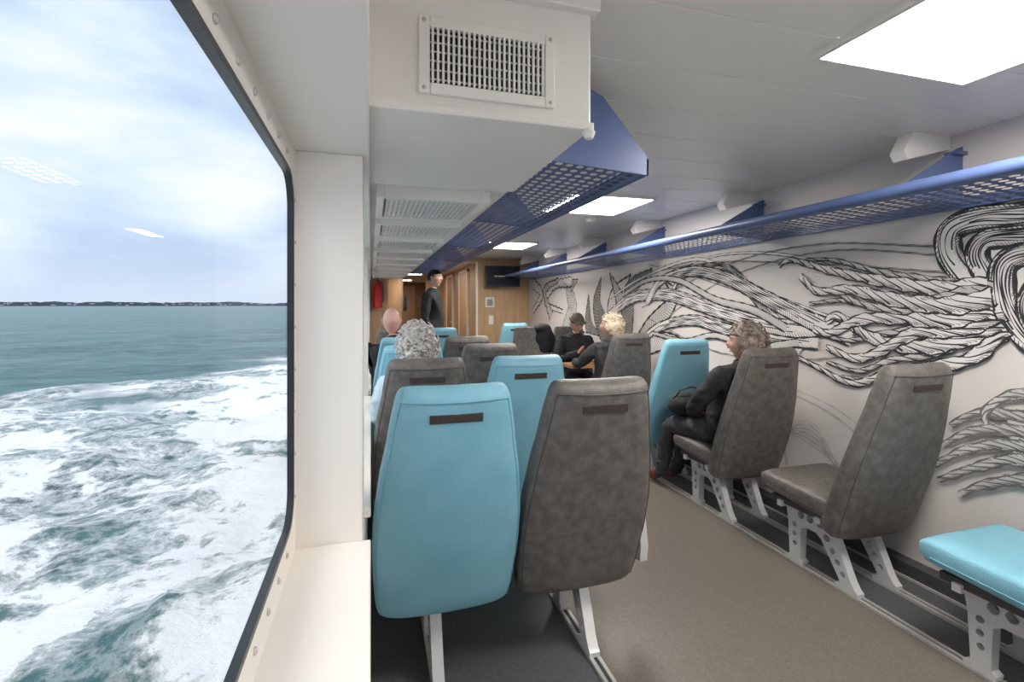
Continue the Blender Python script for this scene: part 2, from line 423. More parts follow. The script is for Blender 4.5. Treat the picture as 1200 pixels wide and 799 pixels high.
def seat_mesh(color, legs, side):
    b = B(); N = 40
    lv = [(0, .88, .35), (.008, .96, .7), (.022, .99, .92), (.04, 1, 1)] + [(.04 + .9 * i / 16, 1, 1) for i in range(1, 17)] + [(.962, .995, .96), (.98, .975, .85), (.992, .94, .65), (1.0, .87, .35)]
    rs = []
    for t, ws, hs in lv:
        w = lerp_tab(WT, t) * ws; th = (.068 - .022 * t) * hs; c = back_c(t)
        ring = []
        for j in range(N):
            ph = 2 * math.pi * j / N
            x = w * sgn(math.cos(ph), .42); q = th * sgn(math.sin(ph), .62)
            if q > 0: q -= .022 * hs * max(0, 1 - (x / w) ** 2) - .012 * hs * (abs(x) / w) ** 2
            else: q -= .012 * hs * max(0, 1 - (x / w) ** 2)
            ring.append(c + Vector((x, 0, 0)) + NF * q)
        rs.append(ring)
    b.rings(rs, 0)
    def rear(x, t):
        w = lerp_tab(WT, t); th = .068 - .022 * t
        cc = min(1, (abs(x) / w)) ** (1 / .42)
        q = -th * (math.sqrt(max(0, 1 - cc * cc))) ** .62 - .012 * max(0, 1 - (x / w) ** 2)
        return back_c(t) + Vector((x, 0, 0)) + NF * (q)
    path = []
    T = [.03 + .93 * i / 20 for i in range(21)]
    for t in T: path.append(rear(-(lerp_tab(WT, t) - .014), t))
    wt = lerp_tab(WT, .96) - .014
    for i in range(1, 10): path.append(rear(-wt + 2 * wt * i / 10, .965))
    for t in reversed(T): path.append(rear(lerp_tab(WT, t) - .014, t))
    b.tube(path, .0024, 1, n=6)
    P = []
    for t in (.888, .920):
        for x in (-.086, .086): P.append(rear(x * .99, t) - NF * .004)
    o = [P[0], P[1], P[3], P[2]]
    b.rings([[p + NF * .008 for p in o], [p - NF * .001 for p in o]], 2)
    # cushion
    rs = []
    for i in range(19):
        s = i / 18; yy = .045 + .425 * s
        e = min(1, (1 - abs(2 * s - 1)) / .16); k = math.sqrt(max(0, 1 - (1 - e) ** 2)) * .5 + .5
        hw = .243 * (.93 + .07 * k) * (1 - .02 * s); hh = .062 * (.35 + .65 * k) * (1.08 - .12 * s)
        zc = .392 + .02 * s
        ring = []
        for j in range(N):
            ph = 2 * math.pi * j / N
            ring.append((hw * sgn(math.cos(ph), .35), yy, zc + hh * sgn(math.sin(ph), .5) - (.01 * (1 - (math.cos(ph)) ** 2) if math.sin(ph) > 0 else 0)))
        rs.append(ring)
    b.rings(list(reversed(rs)), 0)
    b.tube([(-.240, .07, .372), (-.240, .42, .39), (-.2, .462, .393), (.2, .462, .393), (.240, .42, .39), (.240, .07, .372)], .003, 1, n=6)
    b.box(-.21, .21, .07, .41, .315, .345, 4)
    b.box(-.225, .225, .10, .13, .30, .33, 3); b.box(-.225, .225, .33, .36, .30, .33, 3)
    b.tube([(-.16, .0, .34), (-.16, .14, .325)], .014, 3, n=8); b.tube([(.16, .0, .34), (.16, .14, .325)], .014, 3, n=8)
    for lx in legs: b.add(LEG, Matrix.Translation((lx, 0, .012)) @ YZ, 3)
    if side:
        b.add(plate_mesh([[(.06, .29), (.20, .29), (.22, .36), (.2, .50), (.17, .60), (.13, .62), (.09, .60), (.07, .46), (.05, .36)]], .035), Matrix.Translation((.325, 0, 0)) @ YZ, 3)
        b.box(.22, .32, .10, .13, .30, .33, 3)
    fab = M[color]; seam = M[color + 'seam']
    return b.mesh('passenger_seat', [fab, seam, M['label'], M['leg'], M['pan']], smooth=True)
cache = {}
def seat(x, y, color, legs=(-.12, .12), side=False, flip=False):
    k = (color, tuple(legs), side)
    if k not in cache: cache[k] = seat_mesh(*k)
    ob = bpy.data.objects.new('passenger_seat', cache[k]); COL.objects.link(ob)
    ob.location = (x, y, 0)
    if flip: ob.rotation_euler = (0, 0, math.pi)
    return ob
row = lambda n: 1.76 + .82 * (n - 1)
L1, L2 = (-.03,), (.05,)
def pair(n, ca, cb):
    if ca: seat(.26, row(n), ca, L1)
    if cb: seat(.78, row(n), cb, L2, True)
pair(1, 'blue', 'gray'); pair(2, 'gray', 'blue'); pair(3, 'blue', 'gray'); pair(4, 'blue', 'gray'); pair(6, 'gray', 'blue')
pair(-1, 'gray', 'blue')
SX = 2.325
LG = (-.145, .095)
seat(SX, row(-1), 'gray', LG)
seat(SX, row(0), 'blue', LG); seat(SX, row(1), 'gray', LG); seat(SX, row(2), 'gray', LG); seat(SX, row(3), 'blue', LG); seat(SX, row(4), 'gray', LG)
seat(2.36, 5.45, 'gray', flip=True); seat(1.85, 5.45, 'gray', flip=True)
seat(2.05, 7.1, 'blue')

# jacket draped on a seat
e = empty('draped_jacket')
b = B()
def jf(p, d):
    n = noise.noise(p * 9) * .03
    return p + Vector((n, n, n * .5))
b.ellip((2.04, 5.60, .95), (.13, .10, .20), n=24, k=18, fn=jf); b.ellip((2.0, 5.62, 1.08), (.11, .10, .07), n=24, k=14, fn=jf)
b.obj('jacket', [M['blackcloth']], smooth=True, parent=e)

# table
e = empty('small_table')
b = B(); b.add(plate_mesh([rrect(4.74, 5.06, 2.02, 2.62, .06)], .03), Matrix(((0, 1, 0, 0), (1, 0, 0, 0), (0, 0, -1, .72), (0, 0, 0, 1))))
b.obj('top', [M['tablewood']], parent=e)
b = B(); b.tube([(2.4, 4.9, .005), (2.4, 4.9, .02), (2.4, 4.9, .03), (2.4, 4.9, .70)], .03, n=14, radii=[.13, .13, .03, .03]); b.obj('pedestal', [M['leg']], smooth=True, parent=e)

# TV, notices, extinguisher
e = empty('wall_tv')
box('bezel', 1.83, 2.43, 7.90, 7.95, H + .32, H + .67, M['black'], .006, e)
box('screen', 1.85, 2.41, 7.897, 7.90, H + .345, H + .65, M['screen'], 0, e)
box('bracket', 2.06, 2.2, 7.95, YB, H + .42, H + .55, M['black'], 0, e)
b = B(); xx = 1.98
for wd in (.05, .03, .05, .02, .06, .04): b.box(xx, xx + wd, 7.895, 7.897, H + .485, H + .50); xx += wd + .012
b.obj('caption', [M['paper']], parent=e)
e = empty('safety_notice'); box('board', 1.87, 2.03, YB - .008, YB, 1.34, 1.51, M['paper'], 0, e); box('print', 1.90, 2.0, YB - .010, YB - .008, 1.37, 1.48, M['inkgrey'], 0, e)
b = B(); 
for i in range(4): b.box(1.89, 2.01, YB - .011, YB - .010, 1.385 + i * .026, 1.392 + i * .026)
b.obj('lines', [M['paper']], parent=e)
e = empty('light_switch'); box('plate', 1.93, 2.01, YB - .012, YB, 1.05, 1.2, M['white'], .004, e); box('rocker', 1.95, 1.99, YB - .016, YB - .01, 1.08, 1.17, M['white'], .003, e)
e = empty('fire_extinguisher')
b = B(); xx, yy = .10, YB - .12
b.tube([(xx, yy, 1.33), (xx, yy, 1.34), (xx, yy, 1.66), (xx, yy, 1.72), (xx, yy, 1.75)], .07, n=20, radii=[.06, .07, .07, .045, .02]); b.obj('cylinder', [M['red']], smooth=True, parent=e)
b = B(); b.tube([(xx, yy, 1.75), (xx, yy, 1.80)], .016, n=10); b.tube([(xx - .01, yy, 1.79), (xx + .07, yy, 1.83)], .008, n=8); b.tube([(xx, yy - .02, 1.77), (xx + .07, yy - .04, 1.72), (xx + .085, yy - .05, 1.55), (xx + .08, yy - .03, 1.42)], .01, n=8)
b.box(xx - .05, xx + .05, YB - .055, YB - .001, 1.5, 1.54); b.obj('valve_and_hose', [M['black']], smooth=True, parent=e)

# ------------------------------------------------------------------ mural (flat artwork on right wall); coordinates are wall metres (y, z)
mv = B(); layer = [0]
def cr(pts, n):
    P = [Vector(p) for p in pts]; P = [P[0] * 2 - P[1]] + P + [P[-1] * 2 - P[-2]]
    out = []
    for i in range(1, len(P) - 2):
        for k in range(n):
            t = k / n
            out.append(.5 * ((2 * P[i]) + (-P[i - 1] + P[i + 1]) * t + (2 * P[i - 1] - 5 * P[i] + 4 * P[i + 1] - P[i + 2]) * t * t + (-P[i - 1] + 3 * P[i] - 3 * P[i + 1] + P[i + 2]) * t ** 3))
    out.append(P[-2]); return out
def mp3(p, off): return (WALLX - .0008 - off, p.x, p.y)
def stroke(pts, ws, off, m):
    o = len(mv.v); n = len(pts)
    for i, p in enumerate(pts):
        t = pts[min(i + 1, n - 1)] - pts[max(i - 1, 0)]
        if t.length < 1e-9: t = Vector((1, 0))
        t.normalize(); nn = Vector((-t.y, t.x)); w = ws[i] if isinstance(ws, list) else ws
        mv.v.append(mp3(p + nn * w / 2, off)); mv.v.append(mp3(p - nn * w / 2, off))
    for i in range(n - 1):
        k = o + i * 2; mv.f.append((k, k + 1, k + 3, k + 2)); mv.m.append(m)
def ribbon(pts, w0, w1, style='rope', fill=3, ink=0, dens=.016, lw=.006, wmul=1.0):
    layer[0] += 1; off = layer[0] * .00032
    c = cr(pts, 24); n = len(c); L = [0]
    for i in range(1, n): L.append(L[-1] + (c[i] - c[i - 1]).length)
    tot = L[-1]; ph = random.uniform(0, 6)
    def W(s):
        u = s / tot
        w = (w0 + (w1 - w0) * u) * wmul
        if style == 'leaf': w = w0 * math.sin(math.pi * min(1, .12 + u * .88)) + .004
        if style == 'rope': w *= 1 + .13 * math.sin(s * 42 + ph) + .08 * math.sin(s * 97 + ph)
        return w
    def at(s):
        s = max(0, min(tot, s))
        lo, hi = 0, n - 1
        while hi - lo > 1:
            md = (lo + hi) // 2
            if L[md] <= s: lo = md
            else: hi = md
        u = (s - L[lo]) / max(1e-9, L[hi] - L[lo]); p = c[lo].lerp(c[hi], u)
        t = (c[hi] - c[lo]); t.normalize(); return p, Vector((-t.y, t.x))
    K = max(12, int(tot / .015)); S = [tot * i / K for i in range(K + 1)]
    mid = [at(s)[0] for s in S]
    if fill is not None: stroke(mid, [2 * W(s) for s in S], off, fill)
    for sg in (1, -1):
        stroke([at(s)[0] + at(s)[1] * sg * W(s) for s in S], [lw * (1.0 + .5 * math.sin(i * .9 + sg) + (.5 if sg < 0 else 0)) for i in range(K + 1)], off + .0001, ink)
    if style == 'fold':   # long contour lines following the form
        for q_ in range(1, 9):
            u = -1 + 2 * q_ / 9 + random.uniform(-.05, .05)
            i0 = int(K * random.uniform(0, .25)); i1 = int(K * random.uniform(.7, 1))
            seg = [at(S[i])[0] + at(S[i])[1] * (u + .06 * math.sin(i * .35 + q_)) * W(S[i]) for i in range(i0, i1)]
            if len(seg) > 3: stroke(seg, [.0055 * (.35 + abs(math.sin(i * .22 + q_ * 1.7))) for i in range(len(seg))], off + .00012, ink)
    s = 0; k = 0
    while s < tot:
        w = W(s)
        if style == 'rope':
            bold = (k % 7 == 0)
            sk = w * 2.1; full = 1 if bold else random.choice((.2, .3, .5))
            q = []
            for i in range(9):
                u = -1 + 2 * full * i / 8; p, nn = at(s + sk * math.sin(u * 1.4)); q.append(p + nn * u * W(s) * .98)
            stroke(q, [(.009 if bold else .0042) * (1 - .7 * i / 8) for i in range(9)], off + .00015, ink)
            if random.random() < .35:
                q = []
                for i in range(4):
                    u = 1 - .4 * i / 3; p, nn = at(s + sk * math.sin(u * 1.4)); q.append(p + nn * u * W(s) * .98)
                stroke(q, [.0045, .004, .003, .001], off + .00016, ink)
        elif style in ('ribbon', 'fold'):
            full = .2 + .45 * abs(math.sin(s * 3.1)) + random.uniform(0, .2)
            q = []
            for i in range(5):
                u = -1 + 2 * full * .6 * i / 4; p, nn = at(s + w * .5 * i / 4); q.append(p + nn * u * w)
            stroke(q, [.0048 * (1 - .8 * i / 4) for i in range(5)], off + .00015, ink)
            if k % 2 == 0:
                q = []
                for i in range(4):
                    u = 1 - .35 * i / 3; p, nn = at(s - w * .4 * i / 3); q.append(p + nn * u * w)
                stroke(q, [.0045, .004, .003, .001], off + .00015, ink)
        elif style == 'leaf':
            for sg in (1, -1):
                q = []
                for i in range(4):
                    u = sg * i / 3; p, nn = at(s - w * .6 * (1 - i / 3) + w * .6); q.append(p + nn * u * w)
                stroke(q, [.005] * 4, off + .00015, ink if fill != 1 else 2)
        s += dens; k += 1
for k in range(5): ribbon([(2.20, .33 + .02 * k), (2.40, .62 - .03 * k), (2.62, .52), (2.60, .30)], .012, .006, 'ribbon', None, 2, .03, .004)
ribbon([(2.0, .60), (2.3, .75), (2.7, .80), (3.0, .60)], .03, .008, 'ribbon', None, 2, .02, .004)
base = (4.70, .70)
ribbon([(6.60, .9), (6.2, 1.3), (6.3, 1.6), (6.0, 1.72)], .14, .02, 'leaf', 4, 0, .04, .01)
ribbon([base, (5.43, .93), (5.67, 1.13), (5.67, 1.51)], .14, .02, 'leaf', 1, 0, .04, .014)
ribbon([base, (5.2, .85), (5.9, .95), (6.3, 1.2)], .12, .02, 'leaf', 3, 0, .04, .014)
ribbon([base, (5.10, .955), (5.43, 1.35), (5.32, 1.71)], .15, .02, 'leaf', 1, 0, .04, .014)
ribbon([base, (4.99, 1.10), (5.0, 1.45), (4.62, 1.70)], .12, .02, 'leaf', 3, 0, .03, .014)
ribbon([base, (4.85, 1.10), (4.85, 1.40), (5.1, 1.75)], .10, .02, 'leaf', 4, 0, .03, .014)
ribbon([base, (4.707, 1.167), (4.617, 1.53), (4.21, 1.73)], .12, .02, 'leaf', 1, 0, .03, .014)
ribbon([base, (4.286, 1.097), (3.86, 1.43), (3.99, 1.60)], .11, .02, 'leaf', 4, 0, .03, .014)
ribbon([base, (4.35, .95), (3.9, 1.05), (3.6, .98)], .09, .02, 'leaf', 3, 0, .03, .014)
ribbon([(6.21, 1.70), (6.872, 1.666), (7.246, 1.41), (6.53, 1.28)], .07, .03, 'rope', 3, 0, .04, .014)
ribbon([(7.88, 1.75), (7.45, 1.55), (7.88, 1.27)], .09, .04, 'rope', 3, 0, .05, .016)
ribbon([(7.0, 1.2), (7.3, 1.6), (6.7, 1.75)], .08, .03, 'rope', 4, 0, .05, .016)
ribbon([(1.50, 1.43), (1.99, 1.50), (2.549, 1.695), (3.189, 1.77), (3.86, 1.72), (4.286, 1.78)], .012, .006, 'ribbon', 3, 1, .04, .004)
for k, P in enumerate(([(1.60, 1.60), (2.3, 1.70), (3.1, 1.60), (3.9, 1.30)], [(1.60, 1.52), (2.3, 1.62), (3.3, 1.72), (4.2, 1.70)], [(1.7, 1.25), (2.5, 1.35), (3.3, 1.55), (4.0, 1.75)],
                       [(2.0, 1.10), (2.7, 1.0), (3.4, 1.02), (4.3, 1.25)], [(1.7, 1.66), (2.4, 1.75), (3.2, 1.68), (4.4, 1.35)])):
    ribbon(P, .003, .003, 'plain', None, 1, .04, .003)
ribbon([(2.0, 1.20), (2.9, 1.50), (3.5, 1.76), (4.4, 1.65), (5.1, 1.45)], .02, .01, 'ribbon', 3, 1, .03, .005)
ribbon([(2.483, 1.085), (2.841, 1.40), (3.096, 1.63), (3.39, 1.69), (3.731, 1.62), (3.925, 1.43)], .045, .02, 'fold', 3, 0, .02, .007)
ribbon([(2.36, 1.149), (2.763, 1.15), (3.189, 1.19), (3.61, 1.244), (4.135, 1.147), (4.53, .906)], .045, .04, 'fold', 3, 0, .02, .008, 1.1)
ribbon([(2.218, 1.259), (2.549, 1.219), (2.923, 1.264), (3.39, 1.356), (3.993, 1.474), (4.617, 1.443), (5.1, 1.25)], .05, .05, 'fold', 3, 0, .02, .008, 1.15)
ribbon([(2.138, 1.189), (2.42, 1.279), (2.763, 1.418), (3.189, 1.59), (3.61, 1.665), (4.063, 1.598), (4.3, 1.4)], .05, .035, 'fold', 3, 0, .018, .008, 1.15)
ribbon([(2.6, 1.22), (2.9, 1.34), (3.3, 1.42), (3.8, 1.60), (4.3, 1.62), (4.8, 1.48)], .030, .022, 'ribbon', 4, 0, .014, .008)
ribbon([(2.5, 1.13), (2.9, 1.07), (3.3, 1.13), (3.7, 1.06), (4.2, 1.10)], .028, .018, 'ribbon', 4, 0, .014, .008)
# bell of the creature, upper right: overlapping engraved folds
layer[0] += 1
o = len(mv.v); cy, cz = 1.20, 1.50
mv.v.append(mp3(Vector((cy, cz)), layer[0] * .00032)); NB = 40
for i in range(NB): mv.v.append(mp3(Vector((cy + .42 * math.cos(2 * math.pi * i / NB), cz + .25 * math.sin(2 * math.pi * i / NB))), layer[0] * .00032))
for i in range(NB): mv.f.append((o, o + 1 + i, o + 1 + (i + 1) % NB)); mv.m.append(3)
ribbon([(.65, 1.42), (.80, 1.60), (1.0, 1.70), (1.20, 1.745), (1.378, 1.750), (1.528, 1.765), (1.640, 1.73), (1.650, 1.62), (1.58, 1.51), (1.50, 1.43)], .055, .055, 'fold', 3, 0, .010, .010)
ribbon([(.60, 1.30), (.80, 1.50), (1.0, 1.60), (1.2, 1.655), (1.378, 1.665), (1.50, 1.665), (1.54, 1.60), (1.50, 1.50), (1.46, 1.42)], .045, .045, 'fold', 3, 0, .010, .010)
ribbon([(.65, 1.22), (.85, 1.40), (1.10, 1.53), (1.30, 1.585), (1.42, 1.57), (1.45, 1.48), (1.42, 1.33), (1.33, 1.2), (1.2, 1.13), (1.0, 1.08)], .052, .045, 'fold', 3, 0, .010, .010)
ribbon([(.7, 1.15), (.9, 1.30), (1.1, 1.42), (1.28, 1.48), (1.36, 1.40), (1.34, 1.28), (1.22, 1.2)], .045, .03, 'fold', 4, 0, .010, .009)
ribbon([(.8, 1.12), (1.0, 1.25), (1.15, 1.32), (1.25, 1.32)], .04, .02, 'fold', 3, 0, .010, .008)
WM = 1.12
for P, a0, a1 in (([(1.44, 1.24), (1.60, 1.10), (1.80, 1.03), (2.0, .96), (2.2, .955)], .020, .008), ([(1.47, 1.33), (1.70, 1.27), (1.95, 1.22), (2.15, 1.17), (2.33, 1.19)], .022, .008),
                  ([(1.48, 1.45), (1.75, 1.50), (2.0, 1.56), (2.25, 1.64), (2.45, 1.66)], .020, .007), ([(1.48, 1.38), (1.72, 1.32), (2.0, 1.36), (2.2, 1.40), (2.42, 1.38)], .022, .008),
                  ([(1.46, 1.29), (1.7, 1.14), (1.92, 1.08), (2.1, 1.0), (2.3, 1.03)], .020, .008)):
    ribbon(P, a0, a1, 'rope', 4, 0, .012, .005, 1.2)
ribbon([(1.436, 1.27), (1.56, 1.126), (1.738, 1.066), (1.947, 1.00), (2.138, .925), (2.36, .99), (2.549, 1.051)], .030, .010, 'rope', 3, 0, .012, .006, WM)
ribbon([(1.45, 1.306), (1.628, 1.20), (1.818, 1.16), (2.039, 1.20), (2.218, 1.31), (2.30, 1.27)], .042, .018, 'rope', 3, 0, .012, .006, WM)
ribbon([(1.44, 1.34), (1.60, 1.26), (1.80, 1.23), (1.98, 1.12), (2.12, 1.07), (2.3, 1.12)], .036, .016, 'rope', 3, 0, .012, .006, WM)
ribbon([(1.497, 1.458), (1.701, 1.455), (1.947, 1.498), (2.246, 1.573), (2.549, 1.667), (2.653, 1.635)], .036, .012, 'rope', 3, 0, .012, .006, WM)
ribbon([(1.48, 1.362), (1.664, 1.30), (1.859, 1.308), (2.088, 1.288), (2.273, 1.206), (2.39, 1.226)], .042, .018, 'rope', 3, 0, .012, .006, WM)
ribbon([(1.50, 1.43), (1.62, 1.42), (1.85, 1.35), (2.08, 1.38), (2.25, 1.46)], .03, .012, 'rope', 4, 0, .012, .005, WM)
ribbon([(1.48, 1.40), (1.664, 1.37), (1.902, 1.40), (2.138, 1.46), (2.36, 1.46), (2.483, 1.56)], .042, .016, 'rope', 3, 0, .012, .006, WM)
# claw-like hand, lower right
ribbon([(.6, .80), (.9, .86), (1.2, .84), (1.42, .82)], .12, .10, 'fold', 4, 1, .012, .006)
for P in ([(1.1, .90), (1.378, .90), (1.528, .885), (1.640, .80)], [(1.1, .82), (1.378, .838), (1.544, .80), (1.674, .70)], [(1.1, .75), (1.378, .775), (1.56, .714), (1.711, .591)],
          [(1.1, .70), (1.378, .715), (1.528, .640), (1.690, .525)], [(1.1, .96), (1.30, 1.00), (1.42, .98), (1.50, .90), (1.50, .84)], [(1.15, .66), (1.35, .64), (1.5, .57), (1.6, .49)]):
    ribbon(P, .030, .010, 'rope', 4, 1, .008, .006, 1.15)
mv.obj('wall_mural', [M['ink'], M['inkgrey'], M['inklight'], M['paper'], M['papergrey']])

# ------------------------------------------------------------------ people
def skin_mesh(name, verts, edges, radii, roots, sub=2, wr=0):
    me = bpy.data.meshes.new('tmp'); bm = bmesh.new(); sl = bm.verts.layers.skin.verify()
    vs = [bm.verts.new(v) for v in verts]; bm.verts.ensure_lookup_table()
    for i, v in enumerate(vs):
        v[sl].radius = (radii[i], radii[i]); v[sl].use_root = (i in roots)
    for e_ in edges: bm.edges.new((vs[e_[0]], vs[e_[1]]))
    bm.to_mesh(me); bm.free()
    ob = bpy.data.objects.new('tmp', me); COL.objects.link(ob)
    ob.modifiers.new('s', 'SKIN').use_smooth_shade = True
    ss = ob.modifiers.new('ss', 'SUBSURF'); ss.levels = sub; ss.render_levels = sub
    C.view_layer.update(); dg = C.evaluated_depsgraph_get()
    out = bpy.data.meshes.new_from_object(ob.evaluated_get(dg)); out.name = name
    bpy.data.objects.remove(ob)
    if wr:
        nr = [v.normal.copy() for v in out.vertices]
        for v, n in zip(out.vertices, nr):
            p = v.co
            f = noise.fractal(Vector((p.x * 11, p.y * 11, p.z * 20)), 1, 2, 3)
            f2 = 1 - abs(noise.noise(Vector((p.x * 9 + 5, p.y * 9, p.z * 26)))) * 3
            v.co = p + n * wr * (f * .8 + max(0, f2) * .7)
    out.polygons.foreach_set('use_smooth', [True] * len(out.polygons))
    return out

def seg_dist(p, a_, b_):
    ab = b_ - a_; t = max(0, min(1, (p - a_).dot(ab) / max(1e-9, ab.length_squared))); return (p - a_ - ab * t).length

def make_hand(parent, w, f, n, s, mtl, curl=.5):
    f = f.normalized(); n = (n - f * n.dot(f)).normalized(); t = n.cross(f) * s
    V = []; E = []; Rr = []; roots = []
    def chain(pts, rs):
        o = len(V); roots.append(o); V.extend(pts); Rr.extend(rs)
        for i in range(len(pts) - 1): E.append((o + i, o + i + 1))
    for off, ln in ((.027, .068), (.009, .077), (-.009, .071), (-.026, .054)):
        base_ = w + t * off * .5 - f * .005; kn = w + f * (.085 - abs(off - .009) * .25) + t * off
        pts = [base_, base_.lerp(kn, .5), kn]; rs = [.014, .0145, .0105]; ang = curl * .5; p = kn
        for fr, rr in ((.45, .0092), (.30, .0085), (.25, .007)):
            d = f * math.cos(ang) - n * math.sin(ang); p = p + d * ln * fr; pts.append(p); rs.append(rr); ang += curl
        chain(pts, rs)
    p0 = w + f * .012 + t * .012; p1 = w + f * .042 + t * .04 - n * .008; p2 = p1 + (f * .75 + t * .35 - n * .5 * curl).normalized() * .034; p3 = p2 + (f * .9 - n * .6 * curl).normalized() * .027
    chain([p0, p1, p2, p3], [.015, .0125, .0095, .008])
    me = skin_mesh('hand', V, E, Rr, roots, 2); me.materials.append(mtl)
    ob = bpy.data.objects.new('hand', me); COL.objects.link(ob); ob.parent = parent; return ob

def make_head(parent, X, style, hairm, skinm):
    b = B()
    def fn(p, d):
        x, y_, z = .074 * d.x, .094 * d.y, .118 * d.z
        if d.z < 0:
            k = -d.z; x *= 1 - .30 * k ** 1.5; y_ *= (1 - .12 * k) if d.y > 0 else (1 - .38 * k)
        if d.y > .15:
            g = lambda cx, cz, rx, rz: math.exp(-((x - cx) / rx) ** 2 - ((z - cz) / rz) ** 2)
            y_ += .020 * g(0, -.020, .013, .020) + .009 * g(0, .004, .010, .022)
            y_ -= .010 * (g(.030, .012, .015, .012) + g(-.030, .012, .015, .012))
            y_ += .005 * (g(.028, .032, .022, .008) + g(-.028, .032, .022, .008))
            y_ += .006 * g(0, -.058, .024, .012) + .012 * g(0, -.098, .022, .018)
            y_ += .004 * (g(.042, -.02, .018, .018) + g(-.042, -.02, .018, .018))
        return Vector((x, y_, z))
    b.ellip((0, 0, 0), (1, 1, 1), 0, n=56, k=44, fn=fn)
    for s in (1, -1):
        b.ellip((s * .074, -.006, -.002), (.008, .018, .030), 0, n=14, k=10)
        b.ellip((s * .080, -.012, .006), (.006, .012, .019), 0, n=12, k=8)
        b.ellip((s * .030, .0725, .012), (.0125, .011, .0085), 1, n=16, k=12)
        b.ellip((s * .030, .0825, .012), (.0055, .003, .0055), 2, n=12, k=8)
        b.ellip((s * .030, .0745, .017), (.0135, .011, .0075), 0, n=16, k=12)
        b.tube([(s * .014, .092, .030), (s * .03, .090, .035), (s * .046, .080, .030)], .003, 4, n=6, radii=[.003, .0035, .002])
        b.ellip((s * .009, .102, -.034), (.006, .008, .005), 0, n=10, k=8)
    b.tube([(-.024, .080, -.058), (-.01, .0905, -.056), (0, .092, -.0575), (.01, .0905, -.056), (.024, .080, -.058)], .004, 3, n=8, radii=[.001, .004, .0045, .004, .001])
    b.obj('head', [skinm, M['eye'], M['iris'], M['lip'], hairm], smooth=True, parent=parent, xf=X)
    if style == 'bald':
        return
    h = B()
    sd = random.uniform(0, 50)
    def hf(p, d):
        front = d.y
        v = Vector((.080 * d.x, .100 * d.y, .122 * d.z))
        if style in ('curly', 'bob'):
            v = Vector((.100 * d.x, .112 * d.y - .012, .130 * d.z))
            if d.z < 0: v.z = .115 * d.z
        amp = {'short': .006, 'curly': .022, 'bob': .012, 'cap': .004}[style]
        nz = noise.fractal((v + Vector((sd, 0, 0))) * (38 if style == 'curly' else 26), 1, 2, 3)
        v += d * amp * nz
        hl = .40 if style != 'cap' else .5
        face = front > .15 and d.z < hl and abs(d.x) < (.93 if style == 'short' else .80)
        low = d.z < (-.30 if style in ('short', 'cap') else -.72)
        if style in ('short', 'cap') and d.z < .08 and front > -.12: face = True
        if face or low: v = Vector((.06 * d.x, .078 * d.y, .09 * d.z)) if not low else Vector((.045 * d.x, .05 * d.y - .01, .08 * d.z))
        return v
    h.ellip((0, 0, 0), (1, 1, 1), 0, n=64, k=52, fn=hf)
    if style in ('curly', 'bob'):
        rnd = random.Random(3)
        for i in range(150 if style == 'curly' else 60):
            th = rnd.uniform(0, 2 * math.pi); z = rnd.uniform(-.55, 1)
            d = Vector((math.sqrt(1 - z * z) * math.cos(th), math.sqrt(1 - z * z) * math.sin(th), z))
            if d.y > .2 and d.z < .5: continue
            c = Vector((.098 * d.x, .110 * d.y - .012, .128 * d.z if d.z > 0 else .113 * d.z)); r = rnd.uniform(.012, .02)
            u = d.cross(Vector((rnd.random(), rnd.random(), rnd.random()))).normalized(); w_ = d.cross(u)
            pts = [c + (u * math.cos(k) + w_ * math.sin(k)) * r + d * (.004 * k) for k in [j * .8 for j in range(8)]]
            h.tube(pts, .005, 0, n=5, radii=[.003, .005, .006, .006, .006, .005, .004, .002])
    h.obj('hair', [hairm], smooth=True, parent=parent, xf=X)
    if style == 'cap':
        c = B()
        def cf(p, d):
            v = Vector((.086 * d.x, .106 * d.y, .126 * d.z)); 
            if d.z < .30: v = Vector((.084 * d.x / max(.5, math.sqrt(1 - d.z ** 2)), .103 * d.y / max(.5, math.sqrt(1 - d.z ** 2)), .036)) if d.z > -.1 else Vector((.05 * d.x, .06 * d.y, .04))
            return v
        c.ellip((0, 0, 0), (1, 1, 1), 0, n=40, k=30, fn=cf)
        rs = []
        for i in range(5):
            u = i / 4
            rs.append([Vector((.078 * math.cos(q) * (1 - .05 * u), (.075 + .075 * u * math.sin(q)), .044 - .010 * u + .012 * math.sin(q))) for q in [math.pi * k / 12 for k in range(13)]])
        for i in range(4):
            for k in range(12):
                c.poly([rs[i][k], rs[i][k + 1], rs[i + 1][k + 1], rs[i + 1][k]])
                c.poly([p - Vector((0, 0, .004)) for p in (rs[i][k], rs[i + 1][k], rs[i + 1][k + 1], rs[i][k + 1])])
        c.obj('cap', [M['olive']], smooth=True, parent=parent, xf=X)

